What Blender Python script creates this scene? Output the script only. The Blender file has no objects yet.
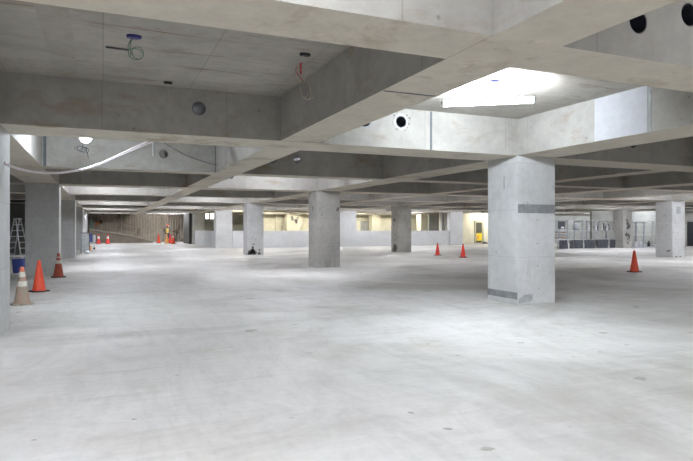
import bpy, bmesh, math, random
from mathutils import Vector, Matrix
random.seed(7)
C = bpy.context.scene.collection
PI = math.pi

# ---------------------------------------------------------------- camera model (photo 693 x 461)
F, HY, HC, TH = 572.5, 228.3, 1.5, 0.4019
S_, C_ = math.sin(TH), math.cos(TH)
def on_y(px, Y):
    t = (px-346.5)/F
    return Y*(t*C_+S_)/(C_-t*S_)
def z_at(X, Y, py):
    return HC+(HY-py)*(X*S_+Y*C_)/F
def on_z(px, py, z):
    D = F*(z-HC)/(HY-py); u = (px-346.5)/F*D
    return (u*C_+D*S_, -u*S_+D*C_)

# ---------------------------------------------------------------- materials
def newmat(name):
    m = bpy.data.materials.new(name); m.use_nodes = True
    nt = m.node_tree; nt.nodes.clear()
    o = nt.nodes.new('ShaderNodeOutputMaterial'); b = nt.nodes.new('ShaderNodeBsdfPrincipled')
    nt.links.new(b.outputs[0], o.inputs[0])
    return m, nt, b
def node(nt, t, **kw):
    n = nt.nodes.new(t)
    for k, v in kw.items():
        if hasattr(n, k): setattr(n, k, v)
        else: n.inputs[k].default_value = v
    return n
def ramp(nt, src, stops):
    r = nt.nodes.new('ShaderNodeValToRGB')
    el = r.color_ramp.elements
    while len(el) > 1: el.remove(el[-1])
    el[0].position = stops[0][0]; el[0].color = (*stops[0][1], 1)
    for p, c in stops[1:]:
        e = el.new(p); e.color = (*c, 1)
    nt.links.new(src, r.inputs[0]); return r.outputs[0]
def mix(nt, fac, a, b, mode='MIX'):
    m = nt.nodes.new('ShaderNodeMix'); m.data_type = 'RGBA'; m.blend_type = mode
    for s, v in ((m.inputs[0], fac), (m.inputs[6], a), (m.inputs[7], b)):
        if hasattr(v, 'is_linked') or hasattr(v, 'links'): nt.links.new(v, s)
        elif isinstance(v, (int, float)): s.default_value = v
        else: s.default_value = (*v, 1)
    return m.outputs[2]
def mapping(nt, src, scale=(1,1,1), loc=(0,0,0)):
    m = nt.nodes.new('ShaderNodeMapping'); m.inputs['Scale'].default_value = scale
    m.inputs['Location'].default_value = loc
    nt.links.new(src, m.inputs[0]); return m.outputs[0]
def noise(nt, vec, scale, detail=5, rough=.6, dist=0):
    n = nt.nodes.new('ShaderNodeTexNoise'); n.inputs['Scale'].default_value = scale
    n.inputs['Detail'].default_value = detail; n.inputs['Roughness'].default_value = rough
    n.inputs['Distortion'].default_value = dist
    nt.links.new(vec, n.inputs['Vector']); return n.outputs[0]
g = lambda v: (v, v, v)

def concrete(name, col, dark=.75, stain=(.30,.22,.13), stain_amt=.35, streak=(1,1,1), panel=None, line=.72, rough=.85, pits=True, loc=(0,0,0), under=None):
    """cast concrete: cloudy tone, streaky rust stains, formwork joints, pits"""
    m, nt, b = newmat(name)
    P = nt.nodes.new('ShaderNodeNewGeometry').outputs['Position']
    P = mapping(nt, P, (1,1,1), loc)
    c1 = noise(nt, P, .9, 6, .65, .4)
    c2 = noise(nt, P, 7, 4, .7)
    base = ramp(nt, c1, [(.3, tuple(v*dark for v in col)), (.62, col), (.8, tuple(min(1, v*1.08) for v in col))])
    fine = ramp(nt, c2, [(.3, g(.88)), (.65, g(1.0))])
    base = mix(nt, 1, base, fine, 'MULTIPLY')
    st = noise(nt, mapping(nt, P, streak, (3.1, 7.7, 1.3)), 1.6, 5, .7, .3)
    sf = ramp(nt, st, [(.56, g(0)), (.68, g(stain_amt)), (.8, g(stain_amt*1.4))])
    base = mix(nt, sf, base, stain)
    if panel:
        sep = nt.nodes.new('ShaderNodeSeparateXYZ'); nt.links.new(P, sep.inputs[0])
        com = nt.nodes.new('ShaderNodeCombineXYZ')
        if panel[0] == 'wall':
            ad = node(nt, 'ShaderNodeMath', operation='ADD')
            nt.links.new(sep.outputs[0], ad.inputs[0]); nt.links.new(sep.outputs[1], ad.inputs[1])
            nt.links.new(ad.outputs[0], com.inputs[0]); nt.links.new(sep.outputs[2], com.inputs[1])
        else:
            nt.links.new(sep.outputs[0], com.inputs[1]); nt.links.new(sep.outputs[1], com.inputs[0])
        br = nt.nodes.new('ShaderNodeTexBrick'); br.offset = 0
        nt.links.new(com.outputs[0], br.inputs['Vector'])
        br.inputs['Scale'].default_value = 1
        br.inputs['Brick Width'].default_value = panel[1]; br.inputs['Row Height'].default_value = panel[2]
        br.inputs['Mortar Size'].default_value = .006; br.inputs['Mortar Smooth'].default_value = .3
        br.inputs['Color1'].default_value = (1,1,1,1); br.inputs['Color2'].default_value = (.93,.93,.93,1)
        br.inputs['Mortar'].default_value = (line, line, line, 1)
        base = mix(nt, 1, base, br.outputs[0], 'MULTIPLY')
    if pits:
        v = nt.nodes.new('ShaderNodeTexVoronoi'); v.inputs['Scale'].default_value = 2.3
        nt.links.new(P, v.inputs['Vector'])
        pf = ramp(nt, v.outputs['Distance'], [(.035, g(.55)), (.06, g(0))])
        base = mix(nt, pf, base, (.12,.11,.10))
    if under:  # downward faces paler and beige: floor bounce light put into the colour
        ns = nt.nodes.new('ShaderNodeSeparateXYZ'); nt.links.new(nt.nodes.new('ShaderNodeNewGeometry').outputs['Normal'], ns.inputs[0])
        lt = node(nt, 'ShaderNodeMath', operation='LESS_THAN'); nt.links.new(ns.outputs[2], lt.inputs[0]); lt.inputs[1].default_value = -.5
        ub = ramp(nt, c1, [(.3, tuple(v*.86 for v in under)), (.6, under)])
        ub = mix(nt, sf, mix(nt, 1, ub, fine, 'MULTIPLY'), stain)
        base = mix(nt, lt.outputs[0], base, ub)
    nt.links.new(base, b.inputs['Base Color']); b.inputs['Roughness'].default_value = rough
    bp = nt.nodes.new('ShaderNodeBump'); bp.inputs['Strength'].default_value = .25; bp.inputs['Distance'].default_value = .01
    nt.links.new(c2, bp.inputs['Height']); nt.links.new(bp.outputs[0], b.inputs['Normal'])
    return m

def plain(name, col, rough=.6, metal=0, var=.12, scale=12, emit=None):
    m, nt, b = newmat(name)
    tc = nt.nodes.new('ShaderNodeTexCoord').outputs['Object']
    n = noise(nt, tc, scale, 4, .6)
    c = ramp(nt, n, [(.3, tuple(v*(1-var) for v in col)), (.7, tuple(min(1, v*(1+var)) for v in col))])
    nt.links.new(c, b.inputs['Base Color'])
    b.inputs['Roughness'].default_value = rough; b.inputs['Metallic'].default_value = metal
    if emit:
        b.inputs['Emission Color'].default_value = (*emit[0], 1); b.inputs['Emission Strength'].default_value = emit[1]
    return m

def floor_mat():
    m, nt, b = newmat('troweled_concrete')
    P = nt.nodes.new('ShaderNodeNewGeometry').outputs['Position']
    a = noise(nt, P, .28, 6, .62, .9)
    base = ramp(nt, a, [(.32, (.50,.485,.455)), (.48, (.67,.66,.635)), (.66, (.79,.78,.765))])
    # sweeping trowel / tyre swirls
    sw = noise(nt, mapping(nt, P, (.25, 1.5, 1)), 1.1, 6, .7, 1.6)
    base = mix(nt, 1, base, ramp(nt, sw, [(.36, g(.89)), (.46, g(1.0)), (.56, g(.94)), (.66, g(1.03))]), 'MULTIPLY')
    sw2 = noise(nt, mapping(nt, P, (1.2, .3, 1), (4, 9, 0)), 1.4, 5, .75, 2.2)
    base = mix(nt, 1, base, ramp(nt, sw2, [(.38, g(.92)), (.52, g(1.0)), (.70, g(1.05))]), 'MULTIPLY')
    f = noise(nt, P, 14, 3, .7)
    base = mix(nt, 1, base, ramp(nt, f, [(.3, g(.94)), (.6, g(1))]), 'MULTIPLY')
    # brownish dust patches
    d = noise(nt, mapping(nt, P, (.7, 1.4, 1), (11, 2, 0)), .7, 6, .7, .8)
    base = mix(nt, ramp(nt, d, [(.52, g(0)), (.72, g(.5))]), base, (.46,.42,.36))
    # dark spots
    wp = nt.nodes.new('ShaderNodeVectorMath'); wp.operation = 'ADD'
    nz = nt.nodes.new('ShaderNodeTexNoise'); nz.inputs['Scale'].default_value = 5; nt.links.new(P, nz.inputs['Vector'])
    sc = nt.nodes.new('ShaderNodeVectorMath'); sc.operation = 'SCALE'; sc.inputs['Scale'].default_value = .22
    nt.links.new(nz.outputs['Color'], sc.inputs[0]); nt.links.new(P, wp.inputs[0]); nt.links.new(sc.outputs[0], wp.inputs[1])
    v = nt.nodes.new('ShaderNodeTexVoronoi'); v.inputs['Scale'].default_value = .95; nt.links.new(wp.outputs[0], v.inputs['Vector'])
    sep = nt.nodes.new('ShaderNodeSeparateColor'); nt.links.new(v.outputs['Color'], sep.inputs[0])
    lt = node(nt, 'ShaderNodeMath', operation='MULTIPLY'); nt.links.new(sep.outputs[0], lt.inputs[0]); lt.inputs[1].default_value = .10
    df = node(nt, 'ShaderNodeMath', operation='LESS_THAN'); nt.links.new(v.outputs['Distance'], df.inputs[0]); nt.links.new(lt.outputs[0], df.inputs[1])
    k = node(nt, 'ShaderNodeMath', operation='MULTIPLY'); nt.links.new(df.outputs[0], k.inputs[0]); k.inputs[1].default_value = .6
    base = mix(nt, k.outputs[0], base, (.26,.25,.22))
    nt.links.new(base, b.inputs['Base Color'])
    b.inputs['Roughness'].default_value = .62; b.inputs['Specular IOR Level'].default_value = .3
    bp = nt.nodes.new('ShaderNodeBump'); bp.inputs['Strength'].default_value = .15; bp.inputs['Distance'].default_value = .02
    nt.links.new(sw, bp.inputs['Height']); nt.links.new(bp.outputs[0], b.inputs['Normal'])
    return m

def pile_wall_mat():
    """old retaining wall of vertical boards, brown and stained"""
    m, nt, b = newmat('stained_retaining_wall')
    P = nt.nodes.new('ShaderNodeNewGeometry').outputs['Position']
    n = noise(nt, P, .6, 7, .7, .8)
    base = ramp(nt, n, [(.34, (.17,.13,.095)), (.44, (.48,.41,.33)), (.7, (.60,.53,.43))])
    vs = noise(nt, mapping(nt, P, (3.2, 3.2, .25)), 1.5, 5, .7)
    base = mix(nt, 1, base, ramp(nt, vs, [(.32, g(.78)), (.5, g(.98)), (.7, g(1.1))]), 'MULTIPLY')
    w = nt.nodes.new('ShaderNodeTexWave'); w.inputs['Scale'].default_value = 1.1; w.inputs['Distortion'].default_value = .5
    nt.links.new(P, w.inputs['Vector'])
    base = mix(nt, 1, base, ramp(nt, w.outputs[1], [(0, g(.75)), (.2, g(1)), (1, g(1))]), 'MULTIPLY')
    nt.links.new(base, b.inputs['Base Color']); b.inputs['Roughness'].default_value = .95
    bp = nt.nodes.new('ShaderNodeBump'); bp.inputs['Distance'].default_value = .06
    nt.links.new(w.outputs[1], bp.inputs['Height']); nt.links.new(bp.outputs[0], b.inputs['Normal'])
    return m

T_E = 362
M = {}
M['floor'] = floor_mat()
M['slab'] = concrete('soffit_concrete', (.46,.435,.385), .70, (.20,.145,.09), .75, (.35, 2.6, 1), ('slab', 1.82, 1.22), .68)
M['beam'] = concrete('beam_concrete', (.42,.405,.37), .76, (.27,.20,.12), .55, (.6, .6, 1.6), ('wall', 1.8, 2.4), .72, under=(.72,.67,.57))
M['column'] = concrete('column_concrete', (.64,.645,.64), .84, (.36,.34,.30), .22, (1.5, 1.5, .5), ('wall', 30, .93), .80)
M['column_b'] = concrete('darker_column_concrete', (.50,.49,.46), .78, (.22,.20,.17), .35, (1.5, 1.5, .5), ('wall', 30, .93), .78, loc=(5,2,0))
M['wall'] = concrete('wall_concrete', (.44,.45,.42), .75, (.20,.18,.14), .35, (1, 1, .6), ('wall', 1.8, .9), .7)
M['pale'] = concrete('pale_wall_concrete', (.66,.67,.68), .9, (.45,.44,.42), .2, (1,1,1), ('wall', 3.6, 3.9), .85, pits=False)
M['cream'] = concrete('cream_plaster', (.80,.78,.66), .85, (.45,.36,.22), .3, (1,1,.6), None, pits=False)
M['slab_strip'] = concrete('soffit_strip_concrete', (.40,.38,.33), .74, (.2,.15,.1), .3)
M['dark_col'] = concrete('shaded_column_concrete', (.60,.605,.595), .86, (.2,.19,.17), .25, (1.5,1.5,.5), ('wall', 30, .93), .85, loc=(5,2,0))  # shaded copy of the column concrete, shade put into its tone
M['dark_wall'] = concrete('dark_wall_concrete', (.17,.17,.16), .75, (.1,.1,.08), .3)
M['very_dark_wall'] = concrete('very_dark_wall_concrete', (.05,.048,.042), .75, (.04,.04,.03), .3)  # wall concrete with a near-black base tone
M['pile'] = pile_wall_mat()
M['earth'] = concrete('packed_earth', (.22,.185,.145), .6, (.10,.085,.06), .5, (1,1,2))
M['curb'] = concrete('curb_concrete', (.42,.38,.31), .7)
M['grey_patch'] = plain('grey_mortar', (.235,.24,.245), .8, var=.25, scale=6)
M['patch2'] = plain('pale_mortar', (.36,.38,.38), .8, var=.25, scale=9)
M['strip'] = plain('joint_filler', (.11,.12,.13), .8)
M['stain'] = plain('black_stain', (.15,.145,.13), .9, var=.4, scale=25)
M['floor_stain'] = plain('floor_stain_brown', (.40,.385,.34), .85, var=.25, scale=14)
M['chip'] = plain('chipped_cement', (.52,.53,.55), .9, var=.3, scale=30)
M['sleeve'] = plain('galvanised_sleeve', (.10,.105,.13), .3, .7)
M['whitepanel'] = concrete('whiter_panel_concrete', (.52,.53,.55), .93, (.5,.5,.5), .15, (1,1,1), None)
M['black'] = plain('black_rubber', (.02,.02,.022), .6)
M['orange'] = plain('orange_cone_plastic', (.80,.085,.035), .45, var=.08)
M['red'] = plain('red_cone_plastic', (.72,.045,.03), .5, var=.1)
M['darkred'] = plain('faded_red_cone', (.36,.075,.045), .7, var=.3, scale=9)
M['dirty'] = plain('dirty_cone', (.33,.29,.24), .85, var=.45, scale=7)
M['dirty_orange'] = plain('dirty_orange_cone', (.42,.17,.10), .8, var=.35, scale=9)
def dirtmix():
    m, nt, b = newmat('dirt_caked_red_cone')
    tc = nt.nodes.new('ShaderNodeTexCoord').outputs['Object']
    n = noise(nt, mapping(nt, tc, (1,1,.6), (.3,.1,.2)), 5, 6, .7, .5)
    c = ramp(nt, n, [(.38, (.30,.27,.21)), (.5, (.36,.26,.20)), (.62, (.48,.13,.08))])
    nt.links.new(c, b.inputs['Base Color']); b.inputs['Roughness'].default_value = .85
    return m
M['dirtmix'] = dirtmix()
M['band'] = plain('reflective_band', (.62,.60,.52), .5, var=.2)
M['tip'] = plain('dirty_cone_tip', (.55,.15,.08), .7)
M['alu'] = plain('aluminium', (.58,.60,.62), .35, .7)
M['blue'] = plain('blue_plastic', (.055,.09,.36), .5)
M['white'] = plain('white_plastic', (.75,.76,.78), .5)
M['tube'] = plain('lit_tube', (.9,.9,.9), .5, emit=((.885,.91,1.0), T_E))
M['tube_warm'] = plain('lit_warm_tube', (.9,.9,.8), .5, emit=((1,.93,.76), T_E*1.1))
M['tube_near'] = plain('near_tube', (.9,.9,.9), .5, emit=((.84,.91,1.0), T_E*1.05))
M['bulb_near'] = plain('near_bulb', (.9,.9,.9), .5, emit=((.82,.90,1.0), T_E*1.6))
M['tube_dim'] = plain('dim_tube', (.9,.9,.9), .5, emit=((.92,.935,1.0), T_E*.42))  # dim tubes, mostly unseen fill lamps added to lift dark areas
M['window'] = plain('daylit_window', (.9,.9,.9), .5, emit=((1,.99,.95), 3.2))
M['cable_w'] = plain('pinkish_white_cable', (.93,.84,.88), .5)
M['wire_r'] = plain('red_wire', (.45,.03,.03), .5)
M['wire_g'] = plain('green_wire', (.05,.16,.12), .5)
M['wire_c'] = plain('cream_wire', (.50,.44,.36), .5)
M['box_blue'] = plain('blue_outlet_box', (.03,.03,.16), .5)
M['rust'] = plain('rusty_steel', (.16,.11,.08), .7, .3)
M['steel'] = plain('scaffold_steel', (.50,.51,.53), .4, .6)
M['darksteel'] = plain('dark_steel', (.10,.105,.11), .5, .5)
M['wood'] = plain('timber', (.36,.25,.16), .8, var=.3)
M['mesh'] = plain('dark_sheet', (.06,.063,.075), .8, var=.35, scale=4)
M['tarp'] = plain('white_tarp', (.70,.72,.76), .7)
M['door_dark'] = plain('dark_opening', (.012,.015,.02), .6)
M['yellow'] = plain('yellow_sign', (.85,.66,.05), .5)
M['signred'] = plain('red_print', (.7,.08,.04), .5)
M['frame'] = plain('door_frame_cream', (.42,.41,.33), .5)
M['doorglass'] = plain('dim_glass', (.07,.07,.06), .15)
M['skin'] = plain('skin', (.42,.24,.16), .6)
M['trouser'] = plain('grey_blue_trousers', (.05,.06,.09), .9)
M['jacket'] = plain('dark_work_jacket', (.13,.12,.13), .9)
M['vest'] = plain('yellow_safety_vest', (.65,.48,.10), .7)
M['helmet'] = plain('red_helmet', (.50,.05,.04), .4)
M['lampwhite'] = plain('lamp_housing', (.7,.71,.72), .5)
M['greenp'] = plain('green_sheet', (.05,.12,.085), .7)
M['orangecloth'] = plain('orange_cloth', (.55,.20,.06), .8)
M['yelloworange'] = plain('yellow_orange_plastic', (.75,.36,.10), .6)

# ---------------------------------------------------------------- mesh helpers
def bx(bm, x0, y0, z0, x1, y1, z1, mtx=None):
    r = bmesh.ops.create_cube(bm, size=1)
    for v in r['verts']:
        v.co = Vector((x0+(v.co.x+.5)*(x1-x0), y0+(v.co.y+.5)*(y1-y0), z0+(v.co.z+.5)*(z1-z0)))
        if mtx: v.co = mtx @ v.co
    return r['verts']
def rod(bm, a, b, r, seg=8, r2=None):
    a, b = Vector(a), Vector(b); d = b-a
    q = d.to_track_quat('Z', 'Y').to_matrix().to_4x4()
    q.translation = (a+b)/2
    bmesh.ops.create_cone(bm, cap_ends=True, segments=seg, radius1=r, radius2=r if r2 is None else r2, depth=d.length, matrix=q)
def lathe(bm, prof, seg=28, c=(0,0,0)):
    rings = []
    for r, z in prof:
        rings.append([bm.verts.new((c[0]+r*math.cos(2*PI*i/seg), c[1]+r*math.sin(2*PI*i/seg), c[2]+z)) for i in range(seg)])
    for a, b in zip(rings, rings[1:]):
        for i in range(seg): bm.faces.new((a[i], a[(i+1)%seg], b[(i+1)%seg], b[i]))
    bm.faces.new(rings[-1]); bm.faces.new(list(reversed(rings[0])))
def sweep(bm, pts, r, seg=6):
    pts = [Vector(p) for p in pts]; rings = []
    for i, p in enumerate(pts):
        t = (pts[min(i+1, len(pts)-1)]-pts[max(i-1, 0)]).normalized()
        u = t.cross(Vector((0,0,1)))
        if u.length < 1e-3: u = t.cross(Vector((1,0,0)))
        u.normalize(); w = t.cross(u)
        rings.append([bm.verts.new(p+u*r*math.cos(2*PI*k/seg)+w*r*math.sin(2*PI*k/seg)) for k in range(seg)])
    for a, b in zip(rings, rings[1:]):
        for k in range(seg): bm.faces.new((a[k], a[(k+1)%seg], b[(k+1)%seg], b[k]))
    bm.faces.new(rings[0]); bm.faces.new(rings[-1])
def smooth_pts(pts, n=6):
    P = [Vector(p) for p in pts]; out = []
    for i in range(len(P)-1):
        p0, p1, p2, p3 = P[max(i-1,0)], P[i], P[i+1], P[min(i+2,len(P)-1)]
        for k in range(n):
            t = k/n
            out.append(.5*((2*p1)+(p2-p0)*t+(2*p0-5*p1+4*p2-p3)*t*t+(3*p1-p0-3*p2+p3)*t**3))
    out.append(P[-1]); return out
def islands(bm):
    seen = set(); out = []
    for f in bm.faces:
        if f.index in seen: continue
        st = [f]; seen.add(f.index); comp = []
        while st:
            a = st.pop(); comp.append(a)
            for e in a.edges:
                for b in e.link_faces:
                    if b.index not in seen: seen.add(b.index); st.append(b)
        out.append(comp)
    return out
SPLIT = {'end_caps': 'end_cap', 'hanging_wires': 'hanging_wire', 'rails': 'rail', 'front_rails': 'front_rail', 'rear_rails': 'rear_rail', 'rungs': 'rung',
         'cross_brace': 'cross_brace', 'panel_frame': 'panel_frame', 'door_frame': 'door_frame', 'window_frame': 'window_frame'}
def obj(name, bm, mat, parent=None, smooth=False, bevel=0):
    if name in SPLIT and parent:
        bm.faces.index_update(); bm.faces.ensure_lookup_table()
        comps = [[f.index for f in c] for c in islands(bm)]
        if len(comps) > 1:
            o = None
            for c in comps:
                b2 = bm.copy(); b2.faces.ensure_lookup_table(); keep = set(c)
                bmesh.ops.delete(b2, geom=[f for f in b2.faces if f.index not in keep], context='FACES')
                o = obj1(SPLIT[name], b2, mat, parent, smooth, bevel)
            bm.free(); return o
        name = SPLIT[name]
    return obj1(name, bm, mat, parent, smooth, bevel)
def obj1(name, bm, mat, parent=None, smooth=False, bevel=0):
    bmesh.ops.recalc_face_normals(bm, faces=bm.faces)
    me = bpy.data.meshes.new(name); bm.to_mesh(me); bm.free()
    me.materials.append(M[mat] if isinstance(mat, str) else mat)
    if smooth:
        for p in me.polygons: p.use_smooth = True
        try: me.set_sharp_from_angle(angle=math.radians(40))
        except Exception: pass
    o = bpy.data.objects.new(name, me); C.objects.link(o)
    if parent: o.parent = parent
    if bevel:
        md = o.modifiers.new('bevel', 'BEVEL'); md.width = bevel; md.segments = 2; md.limit_method = 'ANGLE'
    return o
def boxobj(name, d, mat, parent=None, bevel=0):
    bm = bmesh.new(); bx(bm, *d); return obj(name, bm, mat, parent, bevel=bevel)
def tag(o, label, cat, group=None):
    o['label'] = label; o['category'] = cat
    if group: o['group'] = group
    return o
def thing(name, label, cat, loc=(0,0,0), rz=0, group=None):
    o = bpy.data.objects.new(name, None); C.objects.link(o); o.location = loc; o.rotation_euler = (0,0,rz)
    o.empty_display_size = .2
    return tag(o, label, cat, group)
def struct(o): o['kind'] = 'structure'; return o
def dup(root, loc, rz=0, label=None, group=None, scale=None):
    r = root.copy(); C.objects.link(r); r.location = loc; r.rotation_euler = (0,0,rz)
    if label: r['label'] = label
    if group: r['group'] = group
    if scale: r.scale = (scale,)*3
    for ch in list(root.children):
        c = ch.copy(); C.objects.link(c); c.parent = r
        for gch in ch.children:
            d = gch.copy(); C.objects.link(d); d.parent = c
    return r

# ---------------------------------------------------------------- shell
X0, X1, Y0, Y1 = -7.0, 56.0, -8.0, 67.0
SL, BB = 3.64, 2.93
struct(boxobj('floor', (X0-.2, Y0-.2, -.2, X1+.2, Y1+.4, 0), 'floor'))
struct(boxobj('ceiling', (X0-.2, Y0-.2, SL, X1+.2, Y1+.4, SL+.2), 'slab'))
struct(boxobj('wall_left', (X0-.2, Y0, 0, X0, Y1, SL), 'wall'))
struct(boxobj('wall_right', (X1, Y0, 0, X1+.2, Y1, SL), 'wall'))
struct(boxobj('wall_front', (X0, Y0-.2, 0, X1, Y0, SL), 'wall'))
struct(boxobj('wall_back', (-3.0, Y1, 0, 9.4, Y1+.3, SL), 'pile'))

# beams ---------------------------------------------------------------------
W, WS = .957, .64
GX = [-2.256, 7.476, 17.108, 26.834, 36.5, 46.2]
GY = [-2.44, 9.016, 20.473, 31.931, 43.388, 54.846]
HOLES_T = {  # y front of beam -> hole positions (x, z)
    9.016: [(1.36, 3.35), (4.89, 3.40), (4.19, 3.36), (10.6, 3.35)],
    14.9: [(1.39, 3.35), (4.87, 3.38), (4.19, 3.34)],
    3.495: [(4.17, 3.25), (4.80, 3.40)],
    20.473: [(4.22, 3.37)],
}
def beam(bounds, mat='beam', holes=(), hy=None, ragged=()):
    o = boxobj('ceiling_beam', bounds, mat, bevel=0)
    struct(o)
    if holes:
        y0, y1 = bounds[1], bounds[4]
        cb = bmesh.new()
        for hx, hz in holes: rod(cb, (hx, y0-.1, hz), (hx, y1+.1, hz), .105, 28)
        cme = bpy.data.meshes.new('cut'); cb.to_mesh(cme); cb.free()
        co = bpy.data.objects.new('cut', cme); C.objects.link(co)
        md = o.modifiers.new('b', 'BOOLEAN'); md.object = co; md.operation = 'DIFFERENCE'; md.solver = 'EXACT'
        bpy.context.view_layer.update()
        dg = bpy.context.evaluated_depsgraph_get()
        nm = bpy.data.meshes.new_from_object(o.evaluated_get(dg))
        o.modifiers.clear(); o.data = nm
        bpy.data.objects.remove(co)
        for hx, hz in holes:
            bm = bmesh.new(); n = 28
            a = []
            for (r, y) in ((.105, y0+.004), (.096, y0+.004), (.096, y1-.004), (.105, y1-.004)):
                a.append([bm.verts.new((hx+r*math.cos(2*PI*i/n), y, hz+r*math.sin(2*PI*i/n))) for i in range(n)])
            for p, q in zip(a, a[1:]+a[:1]):
                for i in range(n): bm.faces.new((p[i], p[(i+1)%n], q[(i+1)%n], q[i]))
            obj('pipe_sleeve', bm, 'sleeve', o, smooth=True)
    return o
# primary transverse beams (front face at GY), secondary ones halfway
tb = {}
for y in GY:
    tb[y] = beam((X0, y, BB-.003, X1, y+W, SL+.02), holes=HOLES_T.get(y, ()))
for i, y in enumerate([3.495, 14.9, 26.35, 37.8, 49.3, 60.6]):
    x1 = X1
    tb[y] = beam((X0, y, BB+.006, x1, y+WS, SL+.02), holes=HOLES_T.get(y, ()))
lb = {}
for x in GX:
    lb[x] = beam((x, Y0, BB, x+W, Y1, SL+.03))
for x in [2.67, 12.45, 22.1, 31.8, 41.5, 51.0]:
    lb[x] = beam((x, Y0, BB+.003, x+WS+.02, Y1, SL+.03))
# sealed vertical joints on the lit beam faces
def patch(name, d, mat, parent): return boxobj(name, d, mat, parent)
T2, T3 = tb[9.016], tb[14.9]
xj = on_y(431, 9.016); patch('joint_strip', (xj-.02, 9.008, BB, xj+.02, 9.017, SL-.01), 'strip', T2)
xj = on_y(216, 14.9); patch('joint_strip', (xj-.025, 14.892, BB+.01, xj+.025, 14.901, SL-.01), 'strip', T3)
patch('joint_strip', (-1.27, 14.892, BB+.01, -1.21, 14.901, SL-.01), 'strip', T3)
def on_x(px, X):
    t = (px-346.5)/F
    return X*(C_-t*S_)/(t*C_+S_)
patch('pale_panel', (7.470, on_x(647.5, 7.47), BB+.004, 7.477, on_x(594.5, 7.47), SL-.01), 'whitepanel', lb[7.476])
patch('joint_strip', (7.470, on_x(651, 7.47), BB+.004, 7.477, on_x(648.5, 7.47), SL-.01), 'patch2', lb[7.476])
# soffit construction joints on the nearest beam
patch('joint_strip', (2.69, 5.32, BB-.001, 3.31, 5.35, BB+.004), 'strip', lb[2.67])
sa, sb = on_z(34, 5, SL), on_z(54, 8, SL)
patch('board_strip', (sa[0], 4.135, SL-.005, sa[0]+.30, 9.016, SL+.001), 'slab_strip', bpy.data.objects['ceiling'])
bm = bmesh.new()
for px, py, w_ in ((398.5,315,5),(478,309.6,4),(603,333,9),(627,345,5),(521,343,7),(458,355.6,5),(428,344,4),(573,357,4),(411,413,6),(448,429,10),(487,449,12),(570,427,3),(134,419.5,6),(118,359,3),(311,353,5),(291.5,418,4),(34,440,5),(600,352,4),(561,336,4),(441,358,3),(650,362,4),(375,296,4),(540,300,5)):
    cx, cy = on_z(px, py, 0); r = w_/2*(cx*S_+cy*C_)/F; n = 11; vs = []
    for i in range(n):
        a = 2*PI*i/n; k = r*(.65+random.random()*.6); u, v_ = k*1.2*math.cos(a), k*.8*math.sin(a)
        vs.append(bm.verts.new((cx+u*C_+v_*S_, cy-u*S_+v_*C_, .0015)))
    bm.faces.new(vs)
obj('floor_stain', bm, 'floor_stain', bpy.data.objects['floor'])['kind'] = 'stuff'
# ragged cement ring round a cored hole
def ragged(hx, y, hz, par):
    bm = bmesh.new(); n = 40; a = []; b = []
    for i in range(n):
        r = .125+random.random()*.03
        a.append(bm.verts.new((hx+.107*math.cos(2*PI*i/n), y-.004, hz+.107*math.sin(2*PI*i/n))))
        b.append(bm.verts.new((hx+r*math.cos(2*PI*i/n), y-.004, hz+r*math.sin(2*PI*i/n))))
    for i in range(n): bm.faces.new((a[i], a[(i+1)%n], b[(i+1)%n], b[i]))
    obj('chipped_ring', bm, 'chip', par)
    bm = bmesh.new()
    for i in range(16):
        an = random.random()*2*PI; r = .15+random.random()*.05; s = .006+random.random()*.008
        cx, cz = hx+r*math.cos(an), hz+r*math.sin(an)
        bx(bm, cx-s, y-.004, cz-s, cx+s, y+.001, cz+s)
    obj('chip_marks', bm, 'stain', par)
ragged(4.89, 9.016, 3.40, T2)

# columns -------------------------------------------------------------------
def column(x, y, label, mat='column', w=W, d=W, group=None):
    bm = bmesh.new(); bx(bm, 0, 0, 0, w, d, BB+.02)
    es = [e for e in bm.edges if abs(e.verts[0].co.z-e.verts[1].co.z) > 1]
    bmesh.ops.bevel(bm, geom=es, offset=.018, segments=2, affect='EDGES')
    o = obj('concrete_column', bm, mat); o.location = (x, y, 0)
    return tag(o, label, 'column', group)
c = column(7.476, 9.016, 'nearest big pale concrete column with a grey mortar band and grey strip at its foot')
boxobj('mortar_band', (.012, -.006, 1.80, W-.005, .004, 1.975), 'grey_patch', c)
boxobj('foot_band', (-.006, .01, .10, .004, W-.01, .235), 'grey_patch', c)
boxobj('foot_sill', (-.012, -.008, 0, .30, W-.01, .045), 'column', c)
bm = bmesh.new()
vs = [(.02,-.01,.02), (.36,-.01,.06), (.38,-.01,.20), (.18,-.01,.19), (.03,-.01,.12)]
f = [bm.verts.new(v) for v in vs]; f2 = [bm.verts.new((v[0], .004, v[2])) for v in vs]
bm.faces.new(f); bm.faces.new(f2[::-1])
for i in range(5): bm.faces.new((f[i], f2[i], f2[(i+1)%5], f[(i+1)%5]))
obj('foot_patch', bm, 'patch2', c)
boxobj('scratch', (-.004, .40, 2.30, .003, .415, 2.55), 'stain', c)
for (zx, zz) in ((.5,.75),(.52,.3),(.49,1.2),(.25,2.0)):
    bm = bmesh.new(); lathe(bm, [(.012,0),(.012,.006)], 12); o = obj('tie_hole', bm, 'stain', c); o.rotation_euler = (PI/2,0,0); o.location = (zx, 0.002, zz)

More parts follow.
